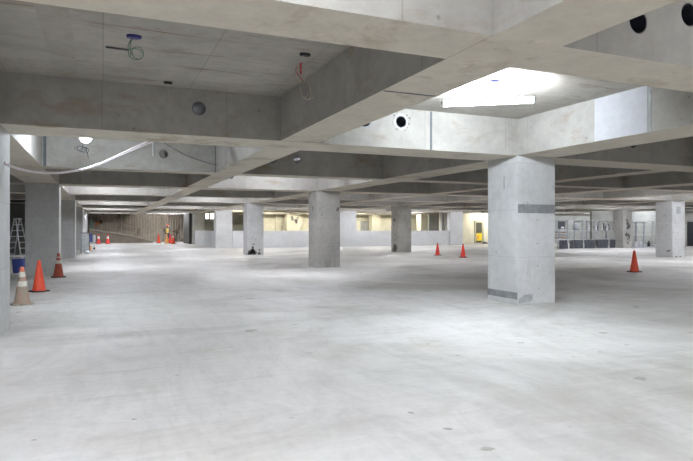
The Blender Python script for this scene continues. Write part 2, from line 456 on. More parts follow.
def blotch(par, pts, side='y', mat='stain'):
    """irregular flat stain on the front (y=0) or left (x=0) face"""
    bm = bmesh.new()
    for (u, z, r) in pts:
        n = 9; vs = []
        for i in range(n):
            rr = r*(.6+random.random()*.7)
            a, b_ = u+rr*math.cos(2*PI*i/n), max(.004, z+rr*math.sin(2*PI*i/n))
            vs.append(bm.verts.new((a, -.004, b_) if side == 'y' else (-.004, a, b_)))
        bm.faces.new(vs)
    return obj('stain', bm, mat, par)
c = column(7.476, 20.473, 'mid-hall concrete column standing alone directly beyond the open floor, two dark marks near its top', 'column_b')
blotch(c, [(.86, 2.27, .05), (.84, 2.2, .05), (.12, 2.2, .03), (.2, 2.0, .03), (.45, 1.1, .02), (.5, .8, .02)])
blotch(c, [(.45, 2.3, .07), (.43, 2.2, .05)], 'x')
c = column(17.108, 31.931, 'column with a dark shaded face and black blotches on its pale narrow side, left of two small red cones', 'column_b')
blotch(c, [(.5,.12,.3), (.3,.25,.2), (.5,.5,.09), (.45,.75,.07), (.4,1.1,.05), (.5,2.0,.12), (.45,1.6,.05), (.6,1.75,.05)], 'x')
c = column(7.476, 31.931, 'pale column with a black triangular stain low on its front face')
blotch(c, [(.20,.12,.14), (.28,.2,.15), (.34,.42,.08), (.38,.6,.05), (.42,.12,.12), (.33,.25,.12), (.72,.27,.06), (.5,.85,.03)])
blotch(c, [(.10,.04,.1), (.4,.03,.1), (.7,.03,.1)])
c = column(26.834, 20.473, 'pale column at far right with small dark spots and a grey square patch near its top')
boxobj('grey_square_patch', (.30, -.006, 2.25, .62, .003, 2.62), 'patch2', c)
blotch(c, [(.2,1.75,.025), (.35,1.8,.02), (.5,1.75,.02), (.06,1.3,.03), (.7,.4,.03)])
blotch(c, [(.4,2.2,.03), (.6,1.5,.03), (.3,1.65,.03), (.15,.35,.05), (.25,.32,.06), (.8,1.3,.03)], 'x')
blotch(c, [(.3,.03,.06), (.6,.03,.06)])
column(-2.256, 9.016, 'pale column cut by the left edge of the photo, a cable tied to it', 'column')
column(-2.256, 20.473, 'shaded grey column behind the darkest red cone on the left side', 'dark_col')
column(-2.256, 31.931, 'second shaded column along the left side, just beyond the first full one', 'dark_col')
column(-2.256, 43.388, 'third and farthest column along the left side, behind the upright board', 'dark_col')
column(7.80, 43.388, 'wide pale column at the left corner of the low partition wall', 'column', w=1.22)
column(7.76, 54.846, 'far column with a horizontal joint at half height, right of the distant worker', 'column_b', w=1.0)
column(17.5, 43.10, 'wide pale pier in the middle of the low partition wall', 'pale', w=1.72, d=.5)
column(28.30, 43.10, 'pale pier at the right end of the low partition wall', 'pale', w=1.36, d=.5)
c = column(36.5, 31.931, 'grey column covered in black blotches between the scaffold bays', 'column_b')
blotch(c, [(.3+random.random()*.4, .3+random.random()*1.9, .05+random.random()*.10) for _ in range(22)])

# low partition wall and rooms behind ----------------------------------------
struct(boxobj('wall_partition', (9.02, 43.30, 0, 28.3, 43.55, 1.30), 'pale'))
struct(boxobj('wall_partition_side', (7.86, 44.35, 0, 8.10, 54.84, 1.30), 'pale'))
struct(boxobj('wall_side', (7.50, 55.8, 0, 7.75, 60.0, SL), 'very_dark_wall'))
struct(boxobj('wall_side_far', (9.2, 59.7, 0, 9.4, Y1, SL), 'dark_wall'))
# room back wall with features
struct(boxobj('wall_room_back', (14.5, 56.5, 0, 44.0, 56.7, SL), 'cream'))
wb = struct(boxobj('wall_room_left', (7.75, 59.5, 0, 14.5, 59.7, SL), 'wall'))
struct(boxobj('wall_room_end', (14.4, 56.5, 0, 14.5, 59.7, SL), 'cream'))
for k, (a, b_) in enumerate(((205.6, 208.6), (210.4, 217.5))):
    xa, xb = on_y(a, 59.4), on_y(b_, 59.4)
    za, zb = z_at(xa, 59.4, 218.8), z_at(xa, 59.4, 212.2)
    w_ = struct(boxobj('window_%d' % (k+1), (xa, 59.42, za, xb, 59.5, zb), 'window'))
    bm = bmesh.new()
    for d in ((xa-.05, 59.38, za-.05, xb+.05, 59.44, za), (xa-.05, 59.38, zb, xb+.05, 59.44, zb+.05), (xa-.05, 59.38, za, xa, 59.44, zb), (xb, 59.38, za, xb+.05, 59.44, zb)): bx(bm, *d)
    obj('window_frame', bm, 'frame', w_)
c = column(16.9, 54.846, 'cream stained column in the lit room behind the low wall, left of the middle pier', 'cream', w=1.5)
blotch(c, [(.4+random.random()*.9, 2.0+random.random()*.7, .05+random.random()*.12) for _ in range(14)], mat='grey_patch')
struct(boxobj('trim_1', (16.1, 56.2, 0, 16.7, 56.5, SL), 'cream'))
column(26.3, 54.846, 'cream column in the lit room seen above the low wall right of the grey shutter', 'cream')
xa, xb = on_y(361, 56.4), on_y(373.5, 56.4)
o = boxobj('metal_shutter', (xa, 56.38, 0, xb, 56.49, z_at(xa, 56.4, 221)), 'patch2')
tag(o, 'plain grey shutter on the cream wall seen above the low partition', 'shutter')
column(on_y(421, 52), 52, 'stained cream column seen through the opening right of the dark-faced column', 'cream', w=1.1)
# dark alcove with vertical pipes
struct(boxobj('wall_alcove', (on_y(430, 50), 50.2, 0, on_y(441, 50), 50.4, SL), 'wall'))
struct(boxobj('wall_alcove_side', (on_y(441, 47), 47, 0, on_y(458, 47), 47.2, SL), 'column_b'))
for k, px in enumerate((441.5, 444, 447.5)):
    x = on_y(px, 46.7); bm = bmesh.new(); rod(bm, (0,0,0), (0,0,SL), .09-.02*(k % 2), 14)
    o = obj('vertical_pipe', bm, 'steel', smooth=True); o.location = (x, 46.7, 0)
    tag(o, ('leftmost', 'middle', 'rightmost')[k]+' of three grey vertical pipes behind the right end of the low wall', 'pipe')
# room with the cream door on the right
struct(boxobj('wall_door', (29.6, 46.8, 0, 37.5, 47.0, SL), 'cream'))
yd = 46.75
xa, xb = on_y(474.5, yd), on_y(483.5, yd)
zt = z_at(xa, yd, 220.5)
d = thing('door_1', '', ''); del d['label']; del d['category']; d['kind'] = 'structure'; d.location = (xa, yd, 0)
w_ = xb-xa
bm = bmesh.new()
for q in ((0,-.06,0,.10,.05,zt), (w_-.10,-.06,0,w_,.05,zt), (0,-.06,zt-.1,w_,.05,zt)): bx(bm, *q)
obj('door_frame', bm, 'frame', d)
boxobj('door_leaf', (.10, -.01, 0, w_-.10, .03, zt-.1), 'frame', d)
boxobj('glass_panel', (.17, -.03, z_at(xa,yd,233), w_-.22, -.01, zt-.2), 'doorglass', d)
boxobj('lower_panel', (.22, -.03, .12, w_-.28, -.01, .45), 'doorglass', d)
bm = bmesh.new(); rod(bm, (w_-.2,-.08,.95), (w_-.2,-.08,1.15), .02); obj('door_handle', bm, 'alu', d)
s = thing('warning_sign', 'yellow sign with a red mark hanging on the cream door', 'sign', (xa+.22, yd-.06, z_at(xa,yd,241)))
sw_, sh_ = on_y(482, yd)-on_y(476.8, yd), z_at(xa,yd,233)-z_at(xa,yd,241)
boxobj('board', (0, 0, 0, sw_, .02, sh_), 'yellow', s)
bm = bmesh.new(); n = 20
a = [[bm.verts.new((.14+r*math.cos(2*PI*i/n), -.004, sh_*.45+r*1.6*math.sin(2*PI*i/n))) for i in range(n)] for r in (.10,.055)]
for i in range(n): bm.faces.new((a[0][i], a[0][(i+1)%n], a[1][(i+1)%n], a[1][i]))
obj('red_mark', bm, 'signred', s)

# left side area --------------------------------------------------------------
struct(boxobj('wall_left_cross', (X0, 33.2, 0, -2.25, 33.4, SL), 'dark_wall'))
struct(boxobj('wall_left_far', (-1.75, 44.35, 0, -1.45, Y1, SL), 'pale'))
# right side area -------------------------------------------------------------
struct(boxobj('wall_scaffold_back', (37.6, 44.35, 0, X1, 44.6, SL), 'wall'))
struct(boxobj('wall_right_cross', (43.6, 33.0, 0, 49.0, 33.2, SL), 'column_b'))
struct(boxobj('wall_rack_back', (38.2, 36.6, 0, 50.0, 36.8, SL), 'wall'))
xa = on_y(687.2, 33)
struct(boxobj('door_2', (xa, 32.95, 0, xa+1.5, 33.0, 2.05), 'door_dark'))  # near-black panel, the unlit depth of a doorway painted flat
bm = bmesh.new(); bx(bm, 0,0,0, 2.2,.5,.10); bx(bm, .1,.05,.10, 1.9,.45,.16)
o = obj('white_board_stack', bm, 'tarp'); o.location = (xa-.2, 31.7, 0); tag(o, 'white boards lying on the floor in front of the dark doorway at far right', 'boards')

# earth ramp at the far end ----------------------------------------------------
ye = 62.4
prof = []
for px, py in ((88.5, 229.3), (95, 230.2), (110, 232.3), (125, 234.6), (138, 237.2), (147, 239.5), (153, 241.8)):
    x = on_y(px, ye); prof.append((x, max(.03, z_at(x, ye, py))))
bm = bmesh.new()
fr = [bm.verts.new((x, ye+.2, z)) for x, z in prof]; bk = [bm.verts.new((x, Y1-.02, z+.05)) for x, z in prof]
f0 = [bm.verts.new((x, ye-.05, 0)) for x, z in prof]; b0 = [bm.verts.new((x, Y1-.02, 0)) for x, z in prof]
for i in range(len(prof)-1):
    bm.faces.new((f0[i], f0[i+1], fr[i+1], fr[i])); bm.faces.new((fr[i], fr[i+1], bk[i+1], bk[i])); bm.faces.new((bk[i], bk[i+1], b0[i+1], b0[i]))
bm.faces.new((f0[0], fr[0], bk[0], b0[0])); bm.faces.new((f0[-1], b0[-1], bk[-1], fr[-1]))
rp = obj('earth_ramp', bm, 'earth'); tag(rp, 'dark earth ramp rising to the left against the brown rear wall', 'ramp')
bm = bmesh.new()
pts = [(x, ye+.15, z+.03) for x, z in prof]
for a, b_ in zip(pts, pts[1:]):
    v = [bm.verts.new(q) for q in ((a[0],a[1]-.14,a[2]-.09),(b_[0],b_[1]-.14,b_[2]-.09),(b_[0],b_[1]-.14,b_[2]+.05),(a[0],a[1]-.14,a[2]+.05),
                                    (a[0],a[1]+.14,a[2]-.09),(b_[0],b_[1]+.14,b_[2]-.09),(b_[0],b_[1]+.14,b_[2]+.05),(a[0],a[1]+.14,a[2]+.05))]
    for q in ((0,1,2,3),(3,2,6,7),(7,6,5,4),(4,5,1,0),(0,3,7,4),(1,5,6,2)): bm.faces.new([v[i] for i in q])
obj('ramp_curb', bm, 'curb', rp)

# ---------------------------------------------------------------- cones
def cone(mat_body, mat_band, bands, mat_tip, label, loc, s=1, base='black', rz=0, tilt=0):
    t = thing('traffic_cone', label, 'cone', loc, rz); t.scale = (s,)*3
    bm = bmesh.new(); vs = bx(bm, -.19,-.19,0,.19,.19,.03)
    bmesh.ops.bevel(bm, geom=[e for e in bm.edges if abs(e.verts[0].co.z-e.verts[1].co.z) > .01], offset=.05, segments=3, affect='EDGES')
    obj('base', bm, base, t)
    R = lambda z: .145-(.145-.036)*(z-.03)/.69
    bm = bmesh.new(); lathe(bm, [(.155,.028),(.148,.045)]+[(R(z), z) for z in (.06,.2,.35,.5,.6,.66)])
    obj('cone_body', bm, mat_body, t, smooth=True)
    for (a, b_) in bands:
        bm = bmesh.new(); lathe(bm, [(R(a)+.003,a),(R(a)+.004,a+.003),(R(b_)+.004,b_-.003),(R(b_)+.003,b_)]); obj('reflective_band', bm, mat_band, t, smooth=True)
    bm = bmesh.new(); lathe(bm, [(R(.66)+.001,.655),(R(.71),.715),(.034,.735),(.026,.742)]); obj('tip', bm, mat_tip, t, smooth=True)
    return t
cone('dirtmix', 'band', [(.36,.46), (.54,.64)], 'tip', 'dirt-caked traffic cone with pale bands and a red tip, nearest the left column', (-1.47, 12.87, 0), rz=.3, base='dirty')
bm = None
cone('orange', 'orange', [], 'orange', 'clean bright orange traffic cone between two dirty ones on the left', (-1.40, 15.36, 0), rz=.5)
cone('darkred', 'band', [(.42,.52), (.60,.63)], 'darkred', 'dull dark red traffic cone with cream bands in front of the shaded left column', (-1.26, 19.6, 0), rz=.2)
cone('red', 'red', [], 'darkred', 'small red traffic cone, left one of the pair right of the dark-faced column', (16.97, 27.09, 0), .95)
cone('red', 'red', [], 'darkred', 'small red traffic cone, right one of the pair, close to the nearest column', (17.01, 24.72, 0), .95)
cone('orange', 'orange', [], 'orange', 'orange traffic cone alone on the floor at right, before the scaffold', (16.78, 14.22, 0), 1.0)
def far(px, py, m, band, label, s=1.25):
    x, y = on_z(px, py, 0); cone(m, 'white', band, m, label, (x, y, 0), s)
far(98.6, 243.9, 'red', [(.40,.58)], 'left red cone with white band in front of the earth ramp')
far(107.8, 243.9, 'red', [(.40,.58)], 'right red cone with white band in front of the earth ramp')
far(158.6, 243.2, 'orange', [], 'orange cone standing apart left of the distant worker')
far(166.8, 243.6, 'yelloworange', [], 'light orange cone at the feet of the distant worker, leftmost of three')
far(170.2, 243.3, 'red', [], 'red cone at the feet of the distant worker, middle of three')
far(173.3, 243.9, 'orange', [(.5,.62)], 'orange cone with white band beside the distant worker, rightmost of three')

# ---------------------------------------------------------------- lamps
def lamp(a, b, label, mat='tube', r=.042, drop=None):
    """bare fluorescent tube hung from the slab between two points"""
    a, b = Vector(a), Vector(b); mid = (a+b)/2
    t = thing('tube_lamp', label, 'lamp', mid); a -= mid; b -= mid
    bm = bmesh.new(); rod(bm, a, b, r, 12); obj('glowing_tube', bm, mat, t, smooth=True)
    d = (b-a).normalized(); bm = bmesh.new()
    rod(bm, a-d*.04, a, r+.006, 10); rod(bm, b, b+d*.04, r+.006, 10); obj('end_caps', bm, 'lampwhite', t)
    bm = bmesh.new(); top = SL-mid.z
    for p in (a*.8, b*.8): rod(bm, (p.x, p.y, p.z+r), (p.x*.6, p.y*.6, top), .006, 6)
    obj('hanging_wires', bm, 'wire_c', t)
    return t
pa = on_z(444, 103.6, 3.36); pb = on_z(533, 99.8, 3.36)
lamp((*pa, 3.36), (*pb, 3.36), 'big bright fluorescent tube hanging in the near bay left of the nearest column', 'tube_near')
def L(x, y, label, z=3.36, ln=1.2, ax='x', mat='tube', r=.042):
    dx, dy = (ln/2, 0) if ax == 'x' else (0, ln/2)
    return lamp((x-dx, y-dy, z), (x+dx, y+dy, z), label, mat, r)
hid = 'tube lamp up between the beams, '
LAMPS = [
 (-4.3, 6, 'added fill left of the near left column', 'tube', 1.2), (44.5, 34.4, 'added fill above the right end of the rack', 'tube', 1.2), (50, 41, 'far behind the dark doorway', 'tube', 1.2),  # first tube added to brighten the left column, second for the rack wall
 (49.3, 29, 'far right before the doorway', 'tube', 1.2),  # the two open lanes are lit in a staggered pattern
 (.4, 1.4, 'over the floor just ahead of the viewpoint', 'tube', 1.2), (-4.6, -4.5, 'left behind the viewpoint', 'tube', 1.2), (5.4, -4.5, 'right behind the viewpoint', 'tube', 1.2),
 (5.4, 1.2, 'added fill over the floor a little right of the viewpoint', 'tube_dim', .7),  # fill tube added to brighten the right part of the nearest cross beam
 (.4, -6.4, 'behind the viewpoint', 'tube', 1.2), (10.4, 1.2, 'added fill over the floor right of the viewpoint', 'tube_dim', 1.2), (15, -4.5, 'far right behind the viewpoint', 'tube', 1.2),  # the dim tube is unseen fill added for the floor on the right
 (15, 1.5, 'added fill far right of the viewpoint', 'tube', 1.2), (20, 6, 'added fill beyond the right edge of the photo', 'tube', 1.2),  # both tubes added out of view to brighten the right-hand floor
 (.4, 24, 'left lane between the first and second shaded columns', 'tube', 1.2), (.4, 35.4, 'left lane beyond the second shaded column', 'tube', 1.2), (.4, 47, 'left lane near the upright board', 'tube', 1.2), (.4, 57.4, 'left lane before the earth ramp', 'tube', 1.2),
 (5.4, 17.8, 'just before the mid-hall column', 'tube', 1.2), (5.4, 29.3, 'just before the column with the triangular stain', 'tube', 1.2), (5.4, 40.8, 'before the left corner of the low wall', 'tube', 1.2), (5.4, 52, 'before the far jointed column', 'tube_dim', 1.2),
 (5.4, 64, 'before the rear wall on the right', 'tube_dim', 1.2),
 (10.5, 40.4, 'added fill before the low partition wall, left part', 'tube_dim', 2.2), (15.3, 40.4, 'added fill before the middle pier', 'tube_dim', 2.2), (20.2, 40.4, 'added fill before the low partition wall, middle part', 'tube_dim', 2.2), (24.8, 40.4, 'added fill before the right pier', 'tube_dim', 2.2),  # dim tubes added to brighten the low partition wall
 (29.6, 40.6, 'before the cream door', 'tube_dim', 1.2),
 (34.5, 29.0, 'before the scaffold', 'tube', 1.2), (39.3, 41, 'behind the scaffold', 'tube', 1.2), (44.5, 41, 'behind the scaffold to the right', 'tube', 1.2), (39.3, 34.2, 'added fill above the right rack', 'tube_dim', 1.2), (44.5, 29, 'right of the rack', 'tube_dim', 1.2),  # tube above the rack is dim fill added for the wall behind
 (24.8, 17.6, 'before the column at far right', 'tube', 1.2), (29.9, 17.8, 'beyond the column at far right', 'tube', 1.2), (39.3, 23.6, 'right of the scaffold', 'tube', 1.2), (34.5, 17.6, 'far right', 'tube', 1.2),
 (20, 16.3, 'added fill in the third dark bay', 'tube_dim', 1.2),  # unseen dim tube added to lift the floor in the dark bays
 (10.4, 22.2, 'added fill right of the mid-hall column', 'tube_dim', 1.2), (15, 22.2, 'added fill before the two small red cones', 'tube_dim', 1.2), (10.4, 33.6, 'added fill between the two middle columns', 'tube_dim', 1.2), (20, 22.2, 'added fill right of the two small red cones', 'tube_dim', 1.2),  # dim fill tubes added for floor brightness, kept away from visible beam fronts
 (15, 28, 'added fill before the dark-faced column', 'tube_dim', 1.2), (20, 33.6, 'added fill beyond the two small red cones', 'tube_dim', 1.2), (29.5, 28, 'before the scaffold on the left', 'tube', 1.2),  # the two dim tubes are fill added for the dark floor
]
for x, y, s, m_, ln_ in LAMPS: L(x, y, hid+s, mat=m_, ln=ln_)
for x, y, s in ((10.5, 47.5, 'left part'), (15.2, 53, 'left of the middle pier'), (20, 52.5, 'behind the middle pier'), (24.6, 52.5, 'near the shutter'), (29.6, 53, 'near the stained column'), (34.3, 45.4, 'by the cream door'), (20, 46, 'close to the low wall')):
    L(x, y, 'warm tube lamp behind the low wall, '+s, mat='tube_warm')
# visible round bulb over the low wall, and the cluster over the distant worker
def bulb(px, py, Y, label, r=.11, mat='tube'):
    x = on_y(px, Y); z = z_at(x, Y, py)
    t = thing('bulb_lamp', label, 'lamp', (x, Y, z))
    bm = bmesh.new(); bmesh.ops.create_uvsphere(bm, u_segments=16, v_segments=10, radius=r); obj('bulb', bm, mat, t, smooth=True)
    bm = bmesh.new(); rod(bm, (0,0,r*.8), (0,0,SL-z), .02); obj('stem', bm, 'lampwhite', t)
bulb(85.5, 137.6, 11.9, 'bright bulb peeking out under the long dark beam at upper left', .10, 'bulb_near')
bulb(407, 210, 46.3, 'small round glowing bulb seen above the low partition wall', .16)
bulb(170.5, 209, 58.9, 'left glowing bulb of a pair above the distant worker', .14)
bulb(173.6, 208.6, 58.9, 'right glowing bulb of a pair above the distant worker', .14)

# ---------------------------------------------------------------- wires and outlets under the slab
def outlet(px, py, label, mat='box_blue', r=.05, w=.16):
    x, y = on_z(px, py, SL)
    t = thing('ceiling_outlet', label, 'outlet', (x, y, SL))
    bm = bmesh.new(); lathe(bm, [(r*.9,-.03),(r,-.025),(r,.0)], 16); 
    o = obj('outlet_box', bm, mat, t); o.scale = (w/r/2, 1, 1)
    return t, x, y
def wire(t, pts, mat, r=.006, name='wire'):
    bm = bmesh.new(); sweep(bm, smooth_pts(pts, 6), r); return obj(name, bm, mat, t, smooth=True)
def loop(t, cx, cy, cz, rx, rz, mat, ph=0, r=.004, name='wire_loop'):
    wire(t, [(cx+rx*math.cos(ph+a), cy+.3*rx*math.sin(a*1.7), cz+rz*math.sin(ph+a)) for a in [i*2*PI/10 for i in range(11)]], mat, r, name)
t, x, y = outlet(134, 35.5, 'blue ceiling outlet with coiled green wire under the near dark slab')
wire(t, [(0,0,0), (-.04,0,-.10), (-.03,.02,-.22)], 'wire_g', .005); wire(t, [(0,0,0), (-.06,-.02,-.12), (-.05,0,-.24)], 'wire_g', .004)
loop(t, .02, 0, -.20, .08, .06, 'wire_g'); loop(t, .04, .03, -.18, .06, .07, 'wire_g', 1)
x1_, y1_ = on_z(106.5, 47.2, 3.50); x2_, y2_ = on_z(128.5, 50, 3.44)
wire(t, [(x1_-x, y1_-y, 3.50-SL), (x2_-x, y2_-y, 3.44-SL)], 'darksteel', .012, 'conduit')
t, x, y = outlet(168, 81.8, 'small dark ceiling outlet with one white wire near the long beam', 'black', .035, .12)
wire(t, [(0,0,0), (.0,-.02,-.08), (.0,-.04,-.16), (.02,-.05,-.26), (.05,-.04,-.37)], 'wire_c', .004)
t, x, y = outlet(305, 53.5, 'dark ceiling outlet with dangling red and cream wires beside the big beam', 'black', .04, .14)
wire(t, [(0,0,0), (-.05,0,-.10), (-.10,0,-.18), (-.10,.02,-.30), (-.04,.02,-.36)], 'wire_c', .005)
wire(t, [(-.05,0,-.12), (-.055,0,-.2), (-.05,0,-.26)], 'wire_r', .011)
wire(t, [(-.05,0,-.12), (-.12,0,-.22), (-.02,.0,-.34)], 'wire_r', .004)
loop(t, .0, .02, -.42, .07, .11, 'wire_c', .6); loop(t, .03, .03, -.44, .06, .12, 'wire_c', 2.2)
wire(t, [(-.02,.02,-.52), (.04,.02,-.56), (.12,.02,-.52)], 'wire_c', .005)
t, x, y = outlet(495, 80.5, 'blue ceiling outlet with thin wires above the big bright tube')
for dx in (-.1, -.03, .05, .12): wire(t, [(0,0,0), (dx*.8,0,-.08), (dx,0,-.17), (dx*1.4,0,-.24)], 'wire_g', .003)
# messy black wires below the second lamp
xx = on_y(82, 13.0); zz = z_at(xx, 13.0, 150)
t = thing('wire_bundle', 'tangled black wires hanging below the bright tube at upper left', 'wires', (xx, 13.0, zz))
loop(t, 0, 0, .02, .09, .05, 'black', 0, .006); loop(t, .05, 0, .0, .07, .06, 'black', 1, .006); loop(t, -.04, 0, .03, .1, .035, 'black', 2, .005)
wire(t, [(.05,0,.05), (.1,0,-.06), (.12,0,-.17)], 'black', .007); wire(t, [(0,0,0), (.02,0,.12), (.04,0,SL-zz)], 'black', .007)
# swagged cables from the left column
def plane_pt(px, py, A, B):
    """point seen at px,py on the vertical plane through plan points A,B"""
    t = (px-346.5)/F; dx, dy = t*C_+S_, C_-t*S_      # ray in plan (per unit depth)
    ex, ey = B[0]-A[0], B[1]-A[1]
    det = dx*(-ey)+dy*ex
    s = (A[0]*(-ey)+A[1]*ex)/det
    return (dx*s, dy*s, HC+(HY-py)*s/F)
A_, B_ = (-1.62, 8.97), (1.0, 12.6)
pp = [(4.5,162.5),(9,165.5),(22,169.6),(40,172.6),(60,172.8),(80,170),(100,163.8),(120,154.5),(138,146),(152,139.5),(165,132)]
t = tag(obj('sagging_cable', (lambda bm: (sweep(bm, smooth_pts([plane_pt(a, b_, A_, B_) for a, b_ in pp], 5), .02), bm)[1])(bmesh.new()), 'cable_w', smooth=True),
    'thick pinkish white cable sagging from the left column up behind the long beam', 'cable')
pp2 = [(80,170.6),(100,165),(120,156.3),(138,148.2),(152,142.2),(165,136)]
tag(obj('sagging_cable', (lambda bm: (sweep(bm, smooth_pts([plane_pt(a, b_, (A_[0],A_[1]-.09), (B_[0]+.08,B_[1]-.06)) for a, b_ in pp2], 5), .015), bm)[1])(bmesh.new()), 'cable_w', smooth=True),
    'second white cable running just under the thick one near the long beam', 'cable')
pp3 = [(158,139),(170,146.5),(185,155),(200,160.5),(214,164.5),(226,166.5)]
tag(obj('thin_wire', (lambda bm: (sweep(bm, smooth_pts([plane_pt(a, b_, (-2,14.7), (3,14.7)) for a, b_ in pp3], 5), .008), bm)[1])(bmesh.new()), 'darksteel', smooth=True),
    'thin dark wire slanting down across the bright beam at upper left', 'wire')
bm = bmesh.new(); x = on_y(153, 14.85); rod(bm, (0,0,z_at(x,14.85,156)-3), (0,0,z_at(x,14.85,139)-3), .012, 6)
o = obj('vertical_wire', bm, 'white'); o.location = (x, 14.86, 3); tag(o, 'short white vertical wire on the bright beam at upper left', 'wire')

# ---------------------------------------------------------------- left: ladder, bucket, plank
ly = 31.2; lx = on_y(17.5, ly)
t = thing('step_ladder', 'aluminium step ladder standing in the dark bay behind the left column', 'ladder', (lx, ly, 0), 1.05)
def ladder_side(y_off, top_off, nm):
    bm = bmesh.new()
    for sx in (-1, 1):
        a = Vector((sx*.30, y_off, 0)); b_ = Vector((sx*.17, top_off, 1.95))
        rod(bm, a, b_, .028, 6)
    obj(nm, bm, 'alu', t)
    bm = bmesh.new()
    for k in range(1, 7):
        f_ = k/7
        rod(bm, (-(.30-.13*f_), y_off+(top_off-y_off)*f_, 1.95*f_), ((.30-.13*f_), y_off+(top_off-y_off)*f_, 1.95*f_), .02, 6)
    return bm
for yo, to, nm in ((-.42, -.03, 'front_rails'), (.42, .03, 'rear_rails')):
    b2 = ladder_side(yo, to, nm); obj('rungs', b2, 'alu', t)
boxobj('top_cap', (-.2, -.09, 1.93, .2, .09, 1.98), 'alu', t)
bk = thing('blue_bucket', 'blue plastic bucket on the floor behind the left column', 'bucket', (-2.62, 22.1, 0))
bm = bmesh.new(); lathe(bm, [(.16,0),(.175,.02),(.205,.42),(.215,.44),(.215,.46),(.19,.46),(.19,.42),(.15,.05)]); obj('bucket_body', bm, 'blue', bk, smooth=True)
bm = bmesh.new(); sweep(bm, [(.215*math.cos(a), -.03, .42+.10*math.sin(-a)) for a in [PI*i/12 for i in range(13)]], .008); obj('handle', bm, 'alu', bk)
bm = bmesh.new(); bx(bm, 0,0,0,.13,.06,.62); bx(bm, .01,-.02,.1,.12,0,.5); o = obj('white_board', bm, 'white', bevel=.004); o.location = (-2.42, 22.3, 0); tag(o, 'narrow white board standing beside the blue bucket', 'board')
bm = bmesh.new(); bx(bm, 0,0,.16,1.9,.3,.26)
for lx_ in (.1, 1.7): bx(bm, lx_, .02, 0, lx_+.08, .28, .16)
o = obj('low_plank_bench', bm, 'white'); o.location = (-5.2, 30.3, 0); tag(o, 'low white plank on blocks under the step ladder', 'plank')
for k, (za, lb_) in enumerate(((z_at(-3.5,33.1,189), 'upper'), (z_at(-3.5,33.1,203), 'lower'))):
    bm = bmesh.new(); rod(bm, (X0+.1, 33.12, 0), (-2.3, 33.12, 0), .03, 8)
    o = obj('wall_conduit', bm, 'steel'); o.location = (0, 0, za if k else 2.8); tag(o, lb_+' thin conduit running along the dark wall above the step ladder', 'conduit')

# far left: upright board, trolley with blue drum, green sheet
t = thing('site_board', 'grey upright board leaning against the far left column', 'board', (-1.2, 37.3, 0))
xw = on_y(86, 37.3)-on_y(77.6, 37.3)
boxobj('panel', (0, 0, .05, xw, .03, 1.22), 'patch2', t)
bm = bmesh.new()
for d_ in ((-.02,-.02,0,.02,.05,1.25),(xw-.02,-.02,0,xw+.02,.05,1.25),(-.02,-.02,1.21,xw+.02,.05,1.25)): bx(bm, *d_)
obj('panel_frame', bm, 'darksteel', t)
bm = bmesh.new(); bmesh.ops.create_icosphere(bm, subdivisions=2, radius=.14)
for v in bm.verts: v.co *= .85+random.random()*.3; v.co.z = max(-.1, v.co.z*.8)
o = obj('white_bag', bm, 'tarp', smooth=True); o.location = (-.85, 36.9, .1); tag(o, 'small white bag at the foot of the grey upright board', 'bag')
xo, yo = on_z(88.4, 251.5, 0)
bm = bmesh.new(); lathe(bm, [(.10,0),(.17,.05),(.18,.25),(.13,.38),(.05,.42)]); o = obj('orange_container', bm, 'yelloworange', smooth=True); o.location = (xo, yo, 0)
tag(o, 'yellow-orange rounded container right of the grey upright board', 'container')
xt, yt = on_z(90, 249.3, 0)
t = thing('hand_trolley', 'white and grey hand trolley behind the upright board on the left', 'trolley', (xt, yt, 0))
boxobj('deck', (-.32, -.25, .18, .32, .25, .24), 'white', t)
boxobj('shelf', (-.32, -.25, .48, .32, .25, .52), 'white', t)
for sx in (-.28, .28):
    for sy in (-.2, .2):
        bm = bmesh.new(); rod(bm, (sx, sy-.02, .07), (sx, sy+.02, .07), .07, 12); obj('wheel', bm, 'black', t)
        bm = bmesh.new(); rod(bm, (sx, sy, .1), (sx, sy, .52), .015); obj('post', bm, 'steel', t)
bm = bmesh.new(); lathe(bm, [(.19,0),(.21,.03),(.21,.28),(.2,.30),(.21,.32),(.21,.58),(.18,.62)]); o = obj('blue_drum', bm, 'blue', smooth=True); o.location = (xt-.08, yt, .52); tag(o, 'blue drum standing on the hand trolley', 'drum')
bm = bmesh.new(); lathe(bm, [(.10,0),(.11,.02),(.11,.45),(.05,.52)]); o = obj('white_canister', bm, 'white', smooth=True); o.location = (xt+.26, yt, .52); tag(o, 'white canister standing beside the blue drum on the trolley', 'canister')
bm = bmesh.new(); bm2 = [bm.verts.new(v) for v in ((0,0,0),(.18,.02,.03),(.2,0,.6),(.1,.05,.95),(0,.02,.8))]; bm.faces.new(bm2)
r_ = bmesh.ops.extrude_face_region(bm, geom=bm.faces[:]); bmesh.ops.translate(bm, verts=[v for v in r_['geom'] if isinstance(v, bmesh.types.BMVert)], vec=(0,.04,0))
gx = on_y(90.2, 61.9); o = obj('green_sheet', bm, 'greenp'); o.location = (gx, 62.9, 1.43); tag(o, 'green sheet propped upright at the top of the earth ramp', 'sheet')
xo = on_y(98, 66.9); zo = z_at(xo, 66.9, 222)
t = thing('wall_hose_reel', 'dark round reel with an orange cloth fixed on the brown rear wall', 'reel', (xo, Y1-.02, zo))
bm = bmesh.new(); rod(bm, (.25,-.2,0), (.25,0,0), .22, 16); obj('reel', bm, 'rust', t)
bm = bmesh.new(); q = [bm.verts.new(v) for v in ((.2,-.22,.1),(-.2,-.2,-.1),(-.32,-.2,-.4),(-.1,-.22,-.35),(.15,-.22,-.12))]; bm.faces.new(q); obj('cloth', bm, 'orangecloth', t)

